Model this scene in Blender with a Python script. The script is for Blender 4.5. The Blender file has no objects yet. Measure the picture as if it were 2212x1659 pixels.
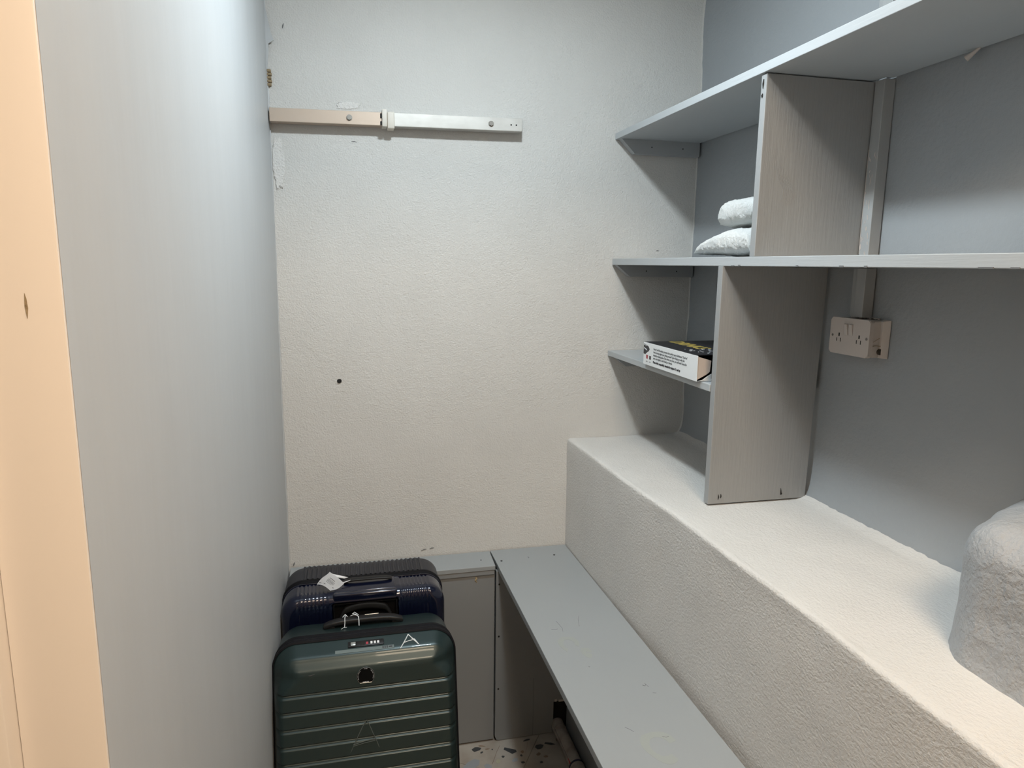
import bpy, bmesh, math, random
from mathutils import Vector, Matrix, noise
random.seed(7)
R = math.radians
COL = bpy.context.scene.collection
scene = bpy.context.scene

# ------------------------------------------------------------------ camera, world, exposure
cam_d = bpy.data.cameras.new('camera')
cam = bpy.data.objects.new('camera', cam_d)
COL.objects.link(cam)
cam_d.sensor_fit = 'HORIZONTAL'
cam_d.sensor_width = 36.0
cam_d.lens = 36.0 * 1488.9 / 2212.0
cam_d.clip_start = 0.02
right = Vector((0.97328358, -0.22928264, 0.01218783))
up = Vector((0.02745291, 0.16890737, 0.98524953))
fwd = Vector((0.22795923, 0.9585926, -0.17068925))
m = Matrix((right, up, -fwd)).transposed().to_4x4()
m.translation = Vector((0, 0, 1.465))
cam.matrix_world = m
scene.camera = cam

world = bpy.data.worlds.new('world')
scene.world = world
world.use_nodes = True
bg = world.node_tree.nodes['Background']
bg.inputs['Color'].default_value = (0.8, 0.85, 1.0, 1)
bg.inputs['Strength'].default_value = 0.5

scene.view_settings.view_transform = 'Standard'
scene.view_settings.look = 'None'
scene.view_settings.gamma = 1.0
scene.view_settings.use_curve_mapping = False
scene.view_settings.exposure = 0.15

BULB_STRENGTH = 520.0           # cool white round downlight on the closet ceiling
BULB_COLOR = (0.84, 0.945, 1.0)
ROOM_STRENGTH = 39.0            # warm ceiling panel in the room behind the camera
ROOM_COLOR = (1.0, 0.79, 0.58)

# ------------------------------------------------------------------ helpers
def lin(c):
    out = []
    for v in c:
        v = v / 255.0
        out.append(v / 12.92 if v <= 0.04045 else ((v + 0.055) / 1.055) ** 2.4)
    return tuple(out) + (1.0,)

def mat(name, col, rough=0.6, metal=0.0, bump=(), var=None, coat=0.0, emit=None, spec=0.5, sheen=0.0):
    """bump: list of (scale, strength, distance, stretch); var: (scale, colour2, amount)"""
    m = bpy.data.materials.new(name)
    m.use_nodes = True
    nt = m.node_tree
    b = nt.nodes['Principled BSDF']
    b.inputs['Base Color'].default_value = col
    b.inputs['Roughness'].default_value = rough
    b.inputs['Metallic'].default_value = metal
    b.inputs['Coat Weight'].default_value = coat
    b.inputs['Specular IOR Level'].default_value = spec
    b.inputs['Sheen Weight'].default_value = sheen
    if emit:
        b.inputs['Emission Color'].default_value = emit[0] + (1,)
        b.inputs['Emission Strength'].default_value = emit[1]
    tc = nt.nodes.new('ShaderNodeTexCoord')
    prev = None
    for (sc, st, dist, stretch) in bump:
        mp = nt.nodes.new('ShaderNodeMapping')
        mp.inputs['Scale'].default_value = stretch
        nt.links.new(tc.outputs['Object'], mp.inputs['Vector'])
        n = nt.nodes.new('ShaderNodeTexNoise')
        n.inputs['Scale'].default_value = sc
        n.inputs['Detail'].default_value = 5
        n.inputs['Roughness'].default_value = 0.6
        nt.links.new(mp.outputs['Vector'], n.inputs['Vector'])
        bp = nt.nodes.new('ShaderNodeBump')
        bp.inputs['Strength'].default_value = st
        bp.inputs['Distance'].default_value = dist
        nt.links.new(n.outputs['Fac'], bp.inputs['Height'])
        if prev:
            nt.links.new(prev.outputs['Normal'], bp.inputs['Normal'])
        prev = bp
    if prev:
        nt.links.new(prev.outputs['Normal'], b.inputs['Normal'])
    if var:
        sc, c2, amt, stretch = var
        mp = nt.nodes.new('ShaderNodeMapping')
        mp.inputs['Scale'].default_value = stretch
        nt.links.new(tc.outputs['Object'], mp.inputs['Vector'])
        n = nt.nodes.new('ShaderNodeTexNoise')
        n.inputs['Scale'].default_value = sc
        n.inputs['Detail'].default_value = 6
        nt.links.new(mp.outputs['Vector'], n.inputs['Vector'])
        cr = nt.nodes.new('ShaderNodeValToRGB')
        cr.color_ramp.elements[0].position = 0.5 - amt
        cr.color_ramp.elements[1].position = 0.5 + amt
        cr.color_ramp.elements[0].color = c2
        cr.color_ramp.elements[1].color = col
        nt.links.new(n.outputs['Fac'], cr.inputs['Fac'])
        nt.links.new(cr.outputs['Color'], b.inputs['Base Color'])
    return m

U = (1, 1, 1)
PAINT_BACK = (0.655, 0.645, 0.62, 1)
PAINT_GREY = (0.315, 0.335, 0.35, 1)
PAINT_LEFT = (0.49, 0.505, 0.515, 1)
M = {}
M['back'] = mat('stucco_paint_warm_white', PAINT_BACK, 0.75, bump=[(230, 0.8, 0.003, U), (60, 0.45, 0.004, (1, 1, 1))],
                var=(7, (0.62, 0.61, 0.585, 1), 0.25, U))
M['ledge'] = mat('stucco_paint_ledge', (0.68, 0.665, 0.64, 1), 0.6, bump=[(210, 0.8, 0.0035, (1, .7, 1)), (70, 0.3, 0.004, (1, .6, 1))],
                 var=(9, (0.63, 0.615, 0.59, 1), 0.25, U))
M['left'] = mat('smooth_grey_paint', PAINT_LEFT, 0.5, bump=[(3.5, 0.5, 0.01, (1, 1, .35)), (90, 0.10, 0.001, (1, 1, .3))],
                var=(6, (0.465, 0.48, 0.49, 1), 0.3, (1, 3, 0.35)))
M['rightw'] = mat('blue_grey_wall_paint', PAINT_GREY, 0.45, bump=[(110, 0.45, 0.002, U), (25, 0.3, 0.004, U)],
                  var=(5, (0.295, 0.315, 0.33, 1), 0.3, U))
M['boss'] = mat('rough_blue_grey_plaster', (0.36, 0.37, 0.38, 1), 0.6, bump=[(90, 0.9, 0.005, U), (28, 0.6, 0.008, U)])
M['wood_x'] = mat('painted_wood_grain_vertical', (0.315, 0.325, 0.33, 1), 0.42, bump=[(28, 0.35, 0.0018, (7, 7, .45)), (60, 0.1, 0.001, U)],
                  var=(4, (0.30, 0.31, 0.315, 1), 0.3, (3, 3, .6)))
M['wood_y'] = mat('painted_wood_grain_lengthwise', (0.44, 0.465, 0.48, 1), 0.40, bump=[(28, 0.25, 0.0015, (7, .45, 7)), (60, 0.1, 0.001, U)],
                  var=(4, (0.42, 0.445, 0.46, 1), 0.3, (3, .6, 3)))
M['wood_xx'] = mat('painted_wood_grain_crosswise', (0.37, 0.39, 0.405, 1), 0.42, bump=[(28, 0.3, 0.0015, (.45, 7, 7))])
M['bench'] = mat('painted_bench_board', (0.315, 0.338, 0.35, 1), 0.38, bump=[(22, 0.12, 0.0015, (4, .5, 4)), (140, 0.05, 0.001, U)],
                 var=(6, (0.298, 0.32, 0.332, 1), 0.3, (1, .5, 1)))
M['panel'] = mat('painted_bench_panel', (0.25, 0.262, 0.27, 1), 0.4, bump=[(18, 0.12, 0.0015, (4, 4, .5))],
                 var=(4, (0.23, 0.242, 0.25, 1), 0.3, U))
M['cream'] = mat('cream_gloss_paint', (0.74, 0.69, 0.64, 1), 0.45, bump=[(60, 0.08, 0.001, (1, 1, .3))])
M['room'] = mat('cream_room_paint', (0.68, 0.60, 0.50, 1), 0.7)
M['ceil'] = mat('white_ceiling_paint', (0.72, 0.72, 0.70, 1), 0.8)
M['patch'] = mat('filler_patch', (0.74, 0.725, 0.70, 1), 0.85, bump=[(190, 1.0, 0.004, U)])
M['alu_warm_refl'] = mat('aluminium_warm_reflection', (0.52, 0.43, 0.355, 1), 0.48, 0.5, bump=[(40, 0.15, 0.0006, (.4, 8, 8))],
                   var=(18, (0.52, 0.42, 0.34, 1), 0.25, (1, 1, 2)))  # plain aluminium with the warm reflection painted in as a tan tint
M['alu'] = mat('brushed_aluminium', (0.47, 0.455, 0.425, 1), 0.50, 0.5, bump=[(40, 0.15, 0.0006, (.4, 8, 8))],
               var=(18, (0.60, 0.59, 0.56, 1), 0.25, (1, 1, 2)))
M['steel'] = mat('bolt_steel', (0.32, 0.31, 0.29, 1), 0.35, 0.9)
M['clip'] = mat('cream_painted_clip', (0.66, 0.62, 0.55, 1), 0.5, bump=[(80, 0.3, 0.001, U)])
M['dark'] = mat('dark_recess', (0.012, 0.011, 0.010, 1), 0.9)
M['scuff'] = mat('grey_scuff_mark', (0.15, 0.155, 0.16, 1), 0.8)
M['brown'] = mat('brown_brick', (0.30, 0.23, 0.14, 1), 0.9, bump=[(200, 0.8, 0.003, U)])
M['paint_flake'] = mat('exposed_tan_filler', (0.40, 0.31, 0.18, 1), 0.8)
M['dark_brown'] = mat('dark_brown_hole', (0.05, 0.038, 0.028, 1), 0.8)
M['plastic'] = mat('aged_white_plastic', (0.56, 0.51, 0.475, 1), 0.35)
M['plastic2'] = mat('aged_white_plastic_box', (0.57, 0.52, 0.48, 1), 0.45)
M['trunk'] = mat('painted_trunking', (0.38, 0.39, 0.39, 1), 0.4, bump=[(40, 0.3, 0.001, (4, 4, .4))],
                 var=(30, (0.34, 0.35, 0.355, 1), 0.2, (1, 1, .3)))
M['terry'] = mat('white_terry', (0.86, 0.89, 0.88, 1), 0.95, bump=[(650, 1.0, 0.004, U), (300, 0.5, 0.003, U)], sheen=0.3)
M['card_white'] = mat('white_card', (0.76, 0.78, 0.79, 1), 0.4)
M['card_black'] = mat('black_card_print', (0.018, 0.018, 0.022, 1), 0.4)
M['card_raw'] = mat('raw_card', (0.50, 0.43, 0.38, 1), 0.8)
M['ink'] = mat('black_ink', (0.03, 0.03, 0.035, 1), 0.5)
M['ink_grey'] = mat('grey_ink', (0.16, 0.17, 0.18, 1), 0.5)
M['gold'] = mat('gold_print', (0.55, 0.42, 0.10, 1), 0.5)
M['white_print'] = mat('white_print', (0.75, 0.77, 0.8, 1), 0.5)
M['red_print'] = mat('red_print', (0.35, 0.03, 0.05, 1), 0.5)
M['green_shell'] = mat('green_metallic_polycarbonate', (0.017, 0.033, 0.034, 1), 0.36, 0.35, bump=[(900, 0.08, 0.0003, U)], coat=0.12)
M['blue_shell'] = mat('navy_gloss_polycarbonate', (0.005, 0.0075, 0.025, 1), 0.20, 0.25, coat=0.5)
M['blue_shell_rear'] = mat('navy_scuffed_polycarbonate', (0.020, 0.021, 0.028, 1), 0.42, 0.1, bump=[(200, 0.2, 0.0006, (3, .4, 3))])
M['black'] = mat('black_plastic', (0.008, 0.008, 0.009, 1), 0.42, spec=0.3)
M['badge_black'] = mat('matt_black_badge', (0.004, 0.004, 0.004, 1), 0.7, spec=0.05)
M['zip'] = mat('black_zip_tape', (0.005, 0.005, 0.007, 1), 0.6, bump=[(700, 0.6, 0.0008, U)], spec=0.15)
M['rubber'] = mat('black_rubber', (0.010, 0.010, 0.010, 1), 0.7, spec=0.25)
M['silver'] = mat('silver_trim', (0.45, 0.46, 0.44, 1), 0.3, 0.8)
M['sticker'] = mat('greyed_clear_sticker', (0.13, 0.165, 0.165, 1), 0.35)
M['chalk'] = mat('white_paint_marker', (0.72, 0.76, 0.78, 1), 0.7)
M['scratch'] = mat('pale_scratch', (0.075, 0.09, 0.085, 1), 0.7)
M['paper'] = mat('white_paper_tag', (0.78, 0.78, 0.79, 1), 0.6)
M['tile'] = mat('cream_terrazzo', (0.44, 0.415, 0.375, 1), 0.35, bump=[(8, 0.05, 0.001, U)],
                var=(14, (0.33, 0.29, 0.245, 1), 0.22, U))
M['grout'] = mat('brown_grout', (0.27, 0.235, 0.20, 1), 0.9)
M['chip_dark'] = mat('dark_stone_chip', (0.05, 0.055, 0.06, 1), 0.3)
M['chip_grey'] = mat('grey_stone_chip', (0.30, 0.33, 0.36, 1), 0.3)
M['chip_yellow'] = mat('yellow_stone_chip', (0.42, 0.41, 0.30, 1), 0.3)
M['chip_brown'] = mat('brown_stone_chip', (0.24, 0.18, 0.13, 1), 0.3)
M['pvc'] = mat('dusty_pvc', (0.42, 0.38, 0.34, 1), 0.5, bump=[(60, 0.2, 0.001, U)], var=(30, (0.25, 0.21, 0.18, 1), 0.2, U))
M['collar'] = mat('dark_blue_seal', (0.02, 0.02, 0.05, 1), 0.5)
M['redmark'] = mat('red_mark', (0.40, 0.04, 0.04, 1), 0.6)
M['stain'] = mat('faint_yellow_stain', (0.318, 0.342, 0.328, 1), 0.4)
M['bulb'] = mat('bulb_glow', (1, 1, 1, 1), 0.5, emit=(BULB_COLOR, BULB_STRENGTH))
M['lamp'] = mat('lamp_panel_glow', (1, 1, 1, 1), 0.5, emit=(ROOM_COLOR, ROOM_STRENGTH))
M['lamp_white'] = mat('lamp_white_plastic', (0.8, 0.8, 0.8, 1), 0.4)

# --- mesh assembly
def smooth_by(me, ang=35):
    me.polygons.foreach_set('use_smooth', [True] * len(me.polygons))
    try:
        me.set_sharp_from_angle(angle=R(ang))
    except Exception:
        pass

def obj(name, bm, material, parent=None, smooth=None):
    me = bpy.data.meshes.new(name)
    bmesh.ops.recalc_face_normals(bm, faces=bm.faces[:])
    bm.to_mesh(me)
    bm.free()
    me.materials.append(material)
    if smooth:
        smooth_by(me, smooth)
    o = bpy.data.objects.new(name, me)
    COL.objects.link(o)
    if parent:
        if parent.type == 'EMPTY' and 'w' in parent.keys() and parent['w'] == 1:
            T = Matrix.Translation(-parent.location)
            me.transform(T)
        o.parent = parent
    return o

def thing(name, label, cat, loc, group=None, rot=None, worldspace=True):
    o = bpy.data.objects.new(name, None)
    COL.objects.link(o)
    o.empty_display_size = 0.05
    o.location = loc
    if rot:
        o.rotation_euler = rot
    o['label'] = label
    o['category'] = cat
    if group:
        o['group'] = group
    if worldspace:
        o['w'] = 1
    return o

def struct(name, bm, material, smooth=None, label=None):
    o = obj(name, bm, material, None, smooth)
    o['kind'] = 'structure'
    if label:
        o['label'] = label
    return o

def wsub(name, bm, material, parent, smooth=None):
    """sub-part of a part whose mesh already sits at its thing's location"""
    root = parent.parent if parent.parent else parent
    me = bpy.data.meshes.new(name)
    bmesh.ops.recalc_face_normals(bm, faces=bm.faces[:])
    bm.to_mesh(me)
    bm.free()
    me.materials.append(material)
    if smooth:
        smooth_by(me, smooth)
    if root.type == 'EMPTY' and 'w' in root.keys():
        me.transform(Matrix.Translation(-root.location))
    o = bpy.data.objects.new(name, me)
    COL.objects.link(o)
    o.parent = parent
    return o

def box(x0, x1, y0, y1, z0, z1, bev=0.0, seg=2, bm=None):
    bm2 = bmesh.new()
    r = bmesh.ops.create_cube(bm2, size=1)
    for v in bm2.verts:
        v.co = Vector((x0 + (v.co.x + .5) * (x1 - x0), y0 + (v.co.y + .5) * (y1 - y0), z0 + (v.co.z + .5) * (z1 - z0)))
    if bev > 0:
        bmesh.ops.bevel(bm2, geom=bm2.edges[:], offset=bev, segments=seg, affect='EDGES', profile=0.5)
    return merge(bm, bm2)

def merge(bm, bm2):
    if bm is None:
        return bm2
    me = bpy.data.meshes.new('tmp')
    bm2.to_mesh(me)
    bm2.free()
    bm.from_mesh(me)
    bpy.data.meshes.remove(me)
    return bm

def hexa(c, bev=0.0, bm=None, seg=2):
    """8 corners: bottom 4 (ccw) then top 4"""
    b = bmesh.new()
    v = [b.verts.new(p) for p in c]
    for f in ((0, 3, 2, 1), (4, 5, 6, 7), (0, 1, 5, 4), (1, 2, 6, 5), (2, 3, 7, 6), (3, 0, 4, 7)):
        b.faces.new([v[i] for i in f])
    if bev:
        bmesh.ops.bevel(b, geom=b.edges[:], offset=bev, segments=seg, affect='EDGES', profile=0.5)
    return merge(bm, b)

def cyl(p0, p1, r, n=20, r2=None, bm=None, cap=True):
    p0 = Vector(p0); p1 = Vector(p1)
    d = p1 - p0
    b = bmesh.new()
    bmesh.ops.create_cone(b, cap_ends=cap, segments=n, radius1=r, radius2=r if r2 is None else r2, depth=d.length)
    q = d.to_track_quat('Z', 'Y')
    for v in b.verts:
        v.co = q @ v.co + (p0 + p1) / 2
    return merge(bm, b)

def prism(poly, d, bm=None):
    """poly: 3D coplanar points, extruded by vector d"""
    b = bmesh.new()
    d = Vector(d)
    a = [b.verts.new(Vector(p)) for p in poly]
    c = [b.verts.new(Vector(p) + d) for p in poly]
    b.faces.new(a)
    b.faces.new(list(reversed(c)))
    n = len(poly)
    for i in range(n):
        b.faces.new([a[i], c[i], c[(i + 1) % n], a[(i + 1) % n]])
    return merge(bm, b)

def tube(pts, r, n=8, bm=None, rs=None):
    b = bmesh.new()
    pts = [Vector(p) for p in pts]
    rings = []
    for i, p in enumerate(pts):
        t = (pts[min(i + 1, len(pts) - 1)] - pts[max(i - 1, 0)]).normalized()
        a = t.orthogonal().normalized() if i == 0 else (a - t * a.dot(t)).normalized()
        c = t.cross(a)
        rr = rs[i] if rs else r
        rings.append([b.verts.new(p + (a * math.cos(k * 2 * math.pi / n) + c * math.sin(k * 2 * math.pi / n)) * rr) for k in range(n)])
    for i in range(len(rings) - 1):
        for k in range(n):
            b.faces.new([rings[i][k], rings[i][(k + 1) % n], rings[i + 1][(k + 1) % n], rings[i + 1][k]])
    b.faces.new(rings[0]); b.faces.new(list(reversed(rings[-1])))
    return merge(bm, b)

def grid(fn, nu, nv, bm=None):
    b = bmesh.new()
    vs = [[b.verts.new(fn(i / nu, j / nv)) for j in range(nv + 1)] for i in range(nu + 1)]
    for i in range(nu):
        for j in range(nv):
            b.faces.new([vs[i][j], vs[i + 1][j], vs[i + 1][j + 1], vs[i][j + 1]])
    return merge(bm, b)

def text_bm(s, size, mtx, thick=0.0002, bm=None, align='LEFT', bold=0.0):
    cu = bpy.data.curves.new('t', 'FONT')
    cu.body = s
    cu.size = size
    cu.extrude = thick
    cu.offset = bold
    cu.align_x = align
    cu.resolution_u = 2
    o = bpy.data.objects.new('t', cu)
    me = bpy.data.meshes.new_from_object(o)
    me.transform(mtx)
    b = bm if bm is not None else bmesh.new()
    b.from_mesh(me)
    bpy.data.objects.remove(o)
    bpy.data.curves.remove(cu)
    bpy.data.meshes.remove(me)
    return b

def nz(x, y, z, s):
    return noise.noise(Vector((x * s, y * s, z * s)))

def sstep(a, b, x):
    t = max(0.0, min(1.0, (x - a) / (b - a)))
    return t * t * (3 - 2 * t)

# ------------------------------------------------------------------ the room shell
XL, XR, YB = -0.189, 1.049, 2.0

# back wall: an opening is left for the drilled hole by a dark recess piece
bm = grid(lambda u, v: Vector((-0.30 + u * 1.45, YB + nz(u * 1.45, 0, v * 2.4, 3) * 0.003, v * 2.4)), 60, 90)
wall_back = struct('wall_back', bm, M['back'], 40)

# left wall, a smooth plastered partition; ragged towards the corner
def leftf(u, v):
    y = 0.532 + u * 1.466
    z = v * 2.4
    x = XL + (nz(y, z, 0, 1.6) * 0.0035 + nz(y, z, 4, 6) * 0.0008) * sstep(0, .12, u)
    if u > 0.995:
        x -= 0.0
    return Vector((x, y, z))
bm = grid(leftf, 60, 90)
wall_left = struct('wall_left', bm, M['left'], 40)
# ragged plaster edge where the left wall meets the back wall
b = bmesh.new()
for i in range(150):
    z = 0.60 + i * 0.0098
    w = 0.0015 + 0.0035 * abs(nz(z, 1, 1, 22)) + 0.0025 * abs(nz(z, 5, 1, 70))
    z2 = z + 0.0098
    w2 = 0.0015 + 0.0035 * abs(nz(z2, 1, 1, 22)) + 0.0025 * abs(nz(z2, 5, 1, 70))
    p = [Vector((XL - .004, 1.990, z)), Vector((XL + w, 1.992, z)), Vector((XL + w2, 1.992, z2)), Vector((XL - .004, 1.990, z2))]
    q = [Vector((a.x, 2.002, a.z)) for a in p]
    vs = [b.verts.new(t) for t in p + q]
    b.faces.new([vs[0], vs[1], vs[2], vs[3]])
    b.faces.new([vs[1], vs[5], vs[6], vs[2]])
bmesh.ops.remove_doubles(b, verts=b.verts[:], dist=0.00001)
e = obj('plaster_edge', b, M['left'], wall_left)
e['label'] = 'ragged plaster edge in the corner'
# loose flap of plaster high in the corner
flap = prism([(XL, 1.985, 2.17), (XL + .004, 1.985, 2.10), (XL + .014, 1.985, 2.045), (XL + .021, 1.985, 2.025), (XL + .008, 1.985, 2.017),
              (XL + .006, 1.985, 1.985), (XL, 1.985, 1.95)], (0, .004, 0))
e = obj('plaster_flap', flap, M['left'], wall_left)
e['label'] = 'pointed flap of loose plaster'
b = None
for k in range(5):
    z = 1.915 + k * 0.0085
    b = box(XL, XL + .010 + .0015 * (k % 2), 1.990, 2.001, z, z + .0068, .001, 1, b)
e = obj('exposed_brick', b, M['brown'], wall_back)
e['label'] = 'exposed brown core in the corner'

# right wall with a cove at its foot
def wallx(y, z):
    x = XR - 0.020 * math.exp(-max(0, z - 0.93) / 0.022) + nz(y, z, 9, 2.5) * 0.0025
    x -= 0.010 * sstep(1.9, 2.0, y) * (0.3 + abs(nz(0, z, 2, 3)))
    return x
bm = grid(lambda u, v: Vector((wallx(0.55 + u * 1.45, 0.90 + v * 1.5), 0.55 + u * 1.45, 0.90 + v * 1.5)), 90, 90)
wall_right = struct('wall_right', bm, M['rightw'], 40)
# warm white paint of the back wall lapping round the corner
b = bmesh.new()
N = 170
pr = []
for i in range(N + 1):
    z = 0.935 + i * (2.4 - 0.935) / N
    w = 0.006 + 0.010 * max(0, nz(z, 3, 3, 6)) + 0.003 * nz(z, 2, 8, 40)
    w = max(0.002, w)
    pr.append((b.verts.new((wallx(2.0, z) - .0015, 2.001, z)), b.verts.new((wallx(2 - w, z) - .0012, 2.0 - w, z)), b.verts.new((wallx(2 - w, z) + .002, 2.0 - w, z))))
for i in range(N):
    b.faces.new([pr[i][0], pr[i][1], pr[i + 1][1], pr[i + 1][0]])
    b.faces.new([pr[i][1], pr[i][2], pr[i + 1][2], pr[i + 1][1]])
e = obj('paint_edge', b, M['back'], wall_back)

# masonry ledge along the right wall
def ledge_front(y):
    t = (2.0 - y) / 1.5
    return 0.657 + 0.028 * sstep(0, 1, t * 1.6) + nz(y, 0, 0, 4) * 0.004
def ledgef(u, v):
    y = 0.46 + v * 1.54
    xf = ledge_front(y)
    zt = 0.931 + nz(y, 2, 0, 3) * 0.003
    r = 0.009
    if u < 0.45:
        z = (u / 0.45) * (zt - r)
        p = Vector((xf + nz(y, z, 3, 5) * 0.003, y, z))
    elif u < 0.55:
        a = (u - 0.45) / 0.10 * math.pi / 2
        p = Vector((xf + r - r * math.cos(a), y, zt - r + r * math.sin(a)))
    elif u < 0.94:
        t = (u - 0.55) / 0.39
        x = xf + r + t * (1.005 - xf - r)
        p = Vector((x, y, zt + nz(x, y, 7, 7) * 0.0025))
    else:
        t = (u - 0.94) / 0.06
        z = zt + 0.007 * t * t + (0.002 + 0.003 * nz(y, 3, 0, 14) + 0.002 * nz(y, 3, 0, 70)) * t
        p = Vector((min(1.005 + 0.030 * t, wallx(y, max(z, .93)) - 0.0012 + 0.0 * t), y, z))
    w = 0.0007 * nz(p.x, p.y, p.z, 16)
    p.z += w if u > .5 else 0
    p.x += w if u <= .5 else 0
    return p
bm = grid(ledgef, 110, 170)
ledge = struct('wall_ledge', bm, M['ledge'], 60, 'thick plastered masonry ledge along the right wall')

# rounded plaster pier standing on the ledge against the right wall
def pier():
    b = bmesh.new()
    x0, x1, y0, y1, z0, z1 = 0.812, 1.06, 0.50, 0.742, 0.925, 1.130
    nx, ny, nzz = 26, 40, 26
    bmesh.ops.create_cube(b, size=1)
    bmesh.ops.subdivide_edges(b, edges=b.edges[:], cuts=26, use_grid_fill=True)
    for v in b.verts:
        p = Vector((x0 + (v.co.x + .5) * (x1 - x0), y0 + (v.co.y + .5) * (y1 - y0), z0 + (v.co.z + .5) * (z1 - z0)))
        r = 0.055
        # rounding of the free edges: clamp into a rounded box (right, near and bottom sides stay square)
        c = Vector((max(p.x, x0 + r), min(p.y, y1 - r), min(p.z, z1 - r)))
        d = p - c
        if d.length > r:
            p = c + d.normalized() * r
        t = (p.x - x0) / (x1 - x0)
        p.y += 0.115 * t * (1 if p.y > 0.60 else 0) * sstep(0.60, 0.738, p.y)
        # flare where it sits on the ledge
        p.x -= 0.010 * math.exp(-(p.z - 0.93) / 0.03) * (1 - t)
        n = nz(p.x, p.y, p.z, 22) * 0.004 + nz(p.x, p.y, p.z, 60) * 0.0016
        if p.x < 1.02:
            p += Vector((-0.6, 0.2, 0.7)).normalized() * n
        v.co = p
    return b
pr_o = struct('wall_pier', pier(), M['boss'], 60, 'rounded rough plaster hump on the ledge against the right wall')

# floor slab, rotated terrazzo tiles, stone chips
slab = box(-1.72, 1.92, -2.2, 2.03, -0.06, -0.0025)
floor = struct('floor', slab, M['grout'])

def clip(poly, ax, val, keep_less):
    out = []
    n = len(poly)
    for i in range(n):
        a, c = poly[i], poly[(i + 1) % n]
        ia = (a[ax] <= val) if keep_less else (a[ax] >= val)
        ic = (c[ax] <= val) if keep_less else (c[ax] >= val)
        if ia:
            out.append(a)
        if ia != ic:
            t = (val - a[ax]) / (c[ax] - a[ax])
            out.append((a[0] + t * (c[0] - a[0]), a[1] + t * (c[1] - a[1])))
    return out

ang = math.atan2(0.058, 0.091)
ca, sa = math.cos(ang), math.sin(ang)
dy = Vector((-sa * -1, ca))   # along joint
ex = (ca, -sa); ey = (sa, ca)
org = (0.533, 1.857)
T = 0.30
for (rx0, rx1, ry0, ry1) in ((-0.188, 0.656, 0.56, 1.888), (-1.68, 1.88, -2.18, 0.556)):
    for i in range(-12, 12):
        for j in range(-16, 8):
            g = 0.0007
            pts = []
            for (a, c) in ((g, g), (T - g, g), (T - g, T - g), (g, T - g)):
                s = i * T + a; t = j * T + c + 0.13
                pts.append((org[0] + ex[0] * s + ey[0] * t, org[1] + ex[1] * s + ey[1] * t))
            for ax, val, less in ((0, rx0, False), (0, rx1, True), (1, ry0, False), (1, ry1, True)):
                pts = clip(pts, ax, val, less)
                if len(pts) < 3:
                    break
            if len(pts) < 3:
                continue
            area = abs(sum(pts[k][0] * pts[(k + 1) % len(pts)][1] - pts[(k + 1) % len(pts)][0] * pts[k][1] for k in range(len(pts)))) / 2
            if area < 0.0004:
                continue
            o = obj('floor_tile', prism([(p[0], p[1], -0.002) for p in pts], (0, 0, 0.002)), M['tile'], floor)
chips = [(0.343, 1.862, .016, .010, 10, 'chip_dark'), (0.358, 1.844, .006, .004, 30, 'chip_dark'), (0.446, 1.833, .026, .012, -38, 'chip_dark'),
         (0.537, 1.830, .014, .011, 20, 'chip_dark'), (0.571, 1.838, .017, .006, -25, 'chip_dark'), (0.473, 1.805, .004, .006, 0, 'chip_dark'),
         (0.525, 1.800, .009, .007, 40, 'chip_brown'), (0.400, 1.796, .010, .008, 60, 'chip_yellow'), (0.321, 1.800, .034, .016, 25, 'chip_grey'),
         (0.418, 1.812, .005, .005, 10, 'chip_dark'), (0.366, 1.778, .012, .016, 20, 'chip_grey'), (0.470, 1.775, .007, .005, 0, 'chip_dark'),
         (0.525, 1.765, .006, .005, 0, 'chip_dark'), (0.362, 1.872, .012, .003, -20, 'chip_brown'), (0.378, 1.855, .009, .003, 5, 'chip_brown'),
         (0.392, 1.850, .003, .003, 5, 'chip_dark'), (0.480, 1.820, .007, .006, 5, 'chip_brown'), (0.600, 1.850, .006, .010, 5, 'chip_brown'),
         (0.450, 1.790, .011, .007, 25, 'chip_grey'), (0.505, 1.868, .014, .004, 12, 'chip_dark'), (0.395, 1.762, .011, .008, 80, 'chip_yellow'),
         (0.545, 1.785, .008, .006, 15, 'chip_brown')]
for k in range(60):
    x = random.uniform(-.1, .60); y = random.uniform(.62, 1.70)
    chips.append((x, y, random.uniform(.005, .02), random.uniform(.004, .012), random.uniform(0, 180),
                  random.choice(['chip_dark', 'chip_grey', 'chip_brown', 'chip_yellow', 'chip_dark'])))
for (x, y, a, c, an, mm) in chips:
    n = random.choice([5, 6, 7])
    pts = []
    for k in range(n):
        t = 2 * math.pi * k / n + random.uniform(-.25, .25)
        rr = random.uniform(.75, 1.15)
        px, py = a * math.cos(t) * rr, c * math.sin(t) * rr
        q = R(an)
        pts.append((x + px * math.cos(q) - py * math.sin(q), y + px * math.sin(q) + py * math.cos(q), 0.0))
    obj('stone_chip', prism(pts, (0, 0, 0.0005)), M[mm], floor)
b = tube([(0.418, 1.862, 0.0002), (0.402, 1.835, 0.0002), (0.388, 1.805, 0.0002), (0.380, 1.79, 0.0002)], 0.0006, 5)
b = tube([(0.506, 1.86, 0.0002), (0.500, 1.84, 0.0002), (0.487, 1.815, 0.0002)], 0.0004, 5, b)
obj('floor_crack', b, M['chip_brown'], floor)

# ceiling of closet and room
struct('ceiling', box(-1.72, 1.92, -2.2, 0.62, 2.4, 2.46), M['ceil'])
struct('ceiling_closet', box(-0.31, 1.08, 0.60, 2.05, 2.305, 2.46), M['ceil'])

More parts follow.
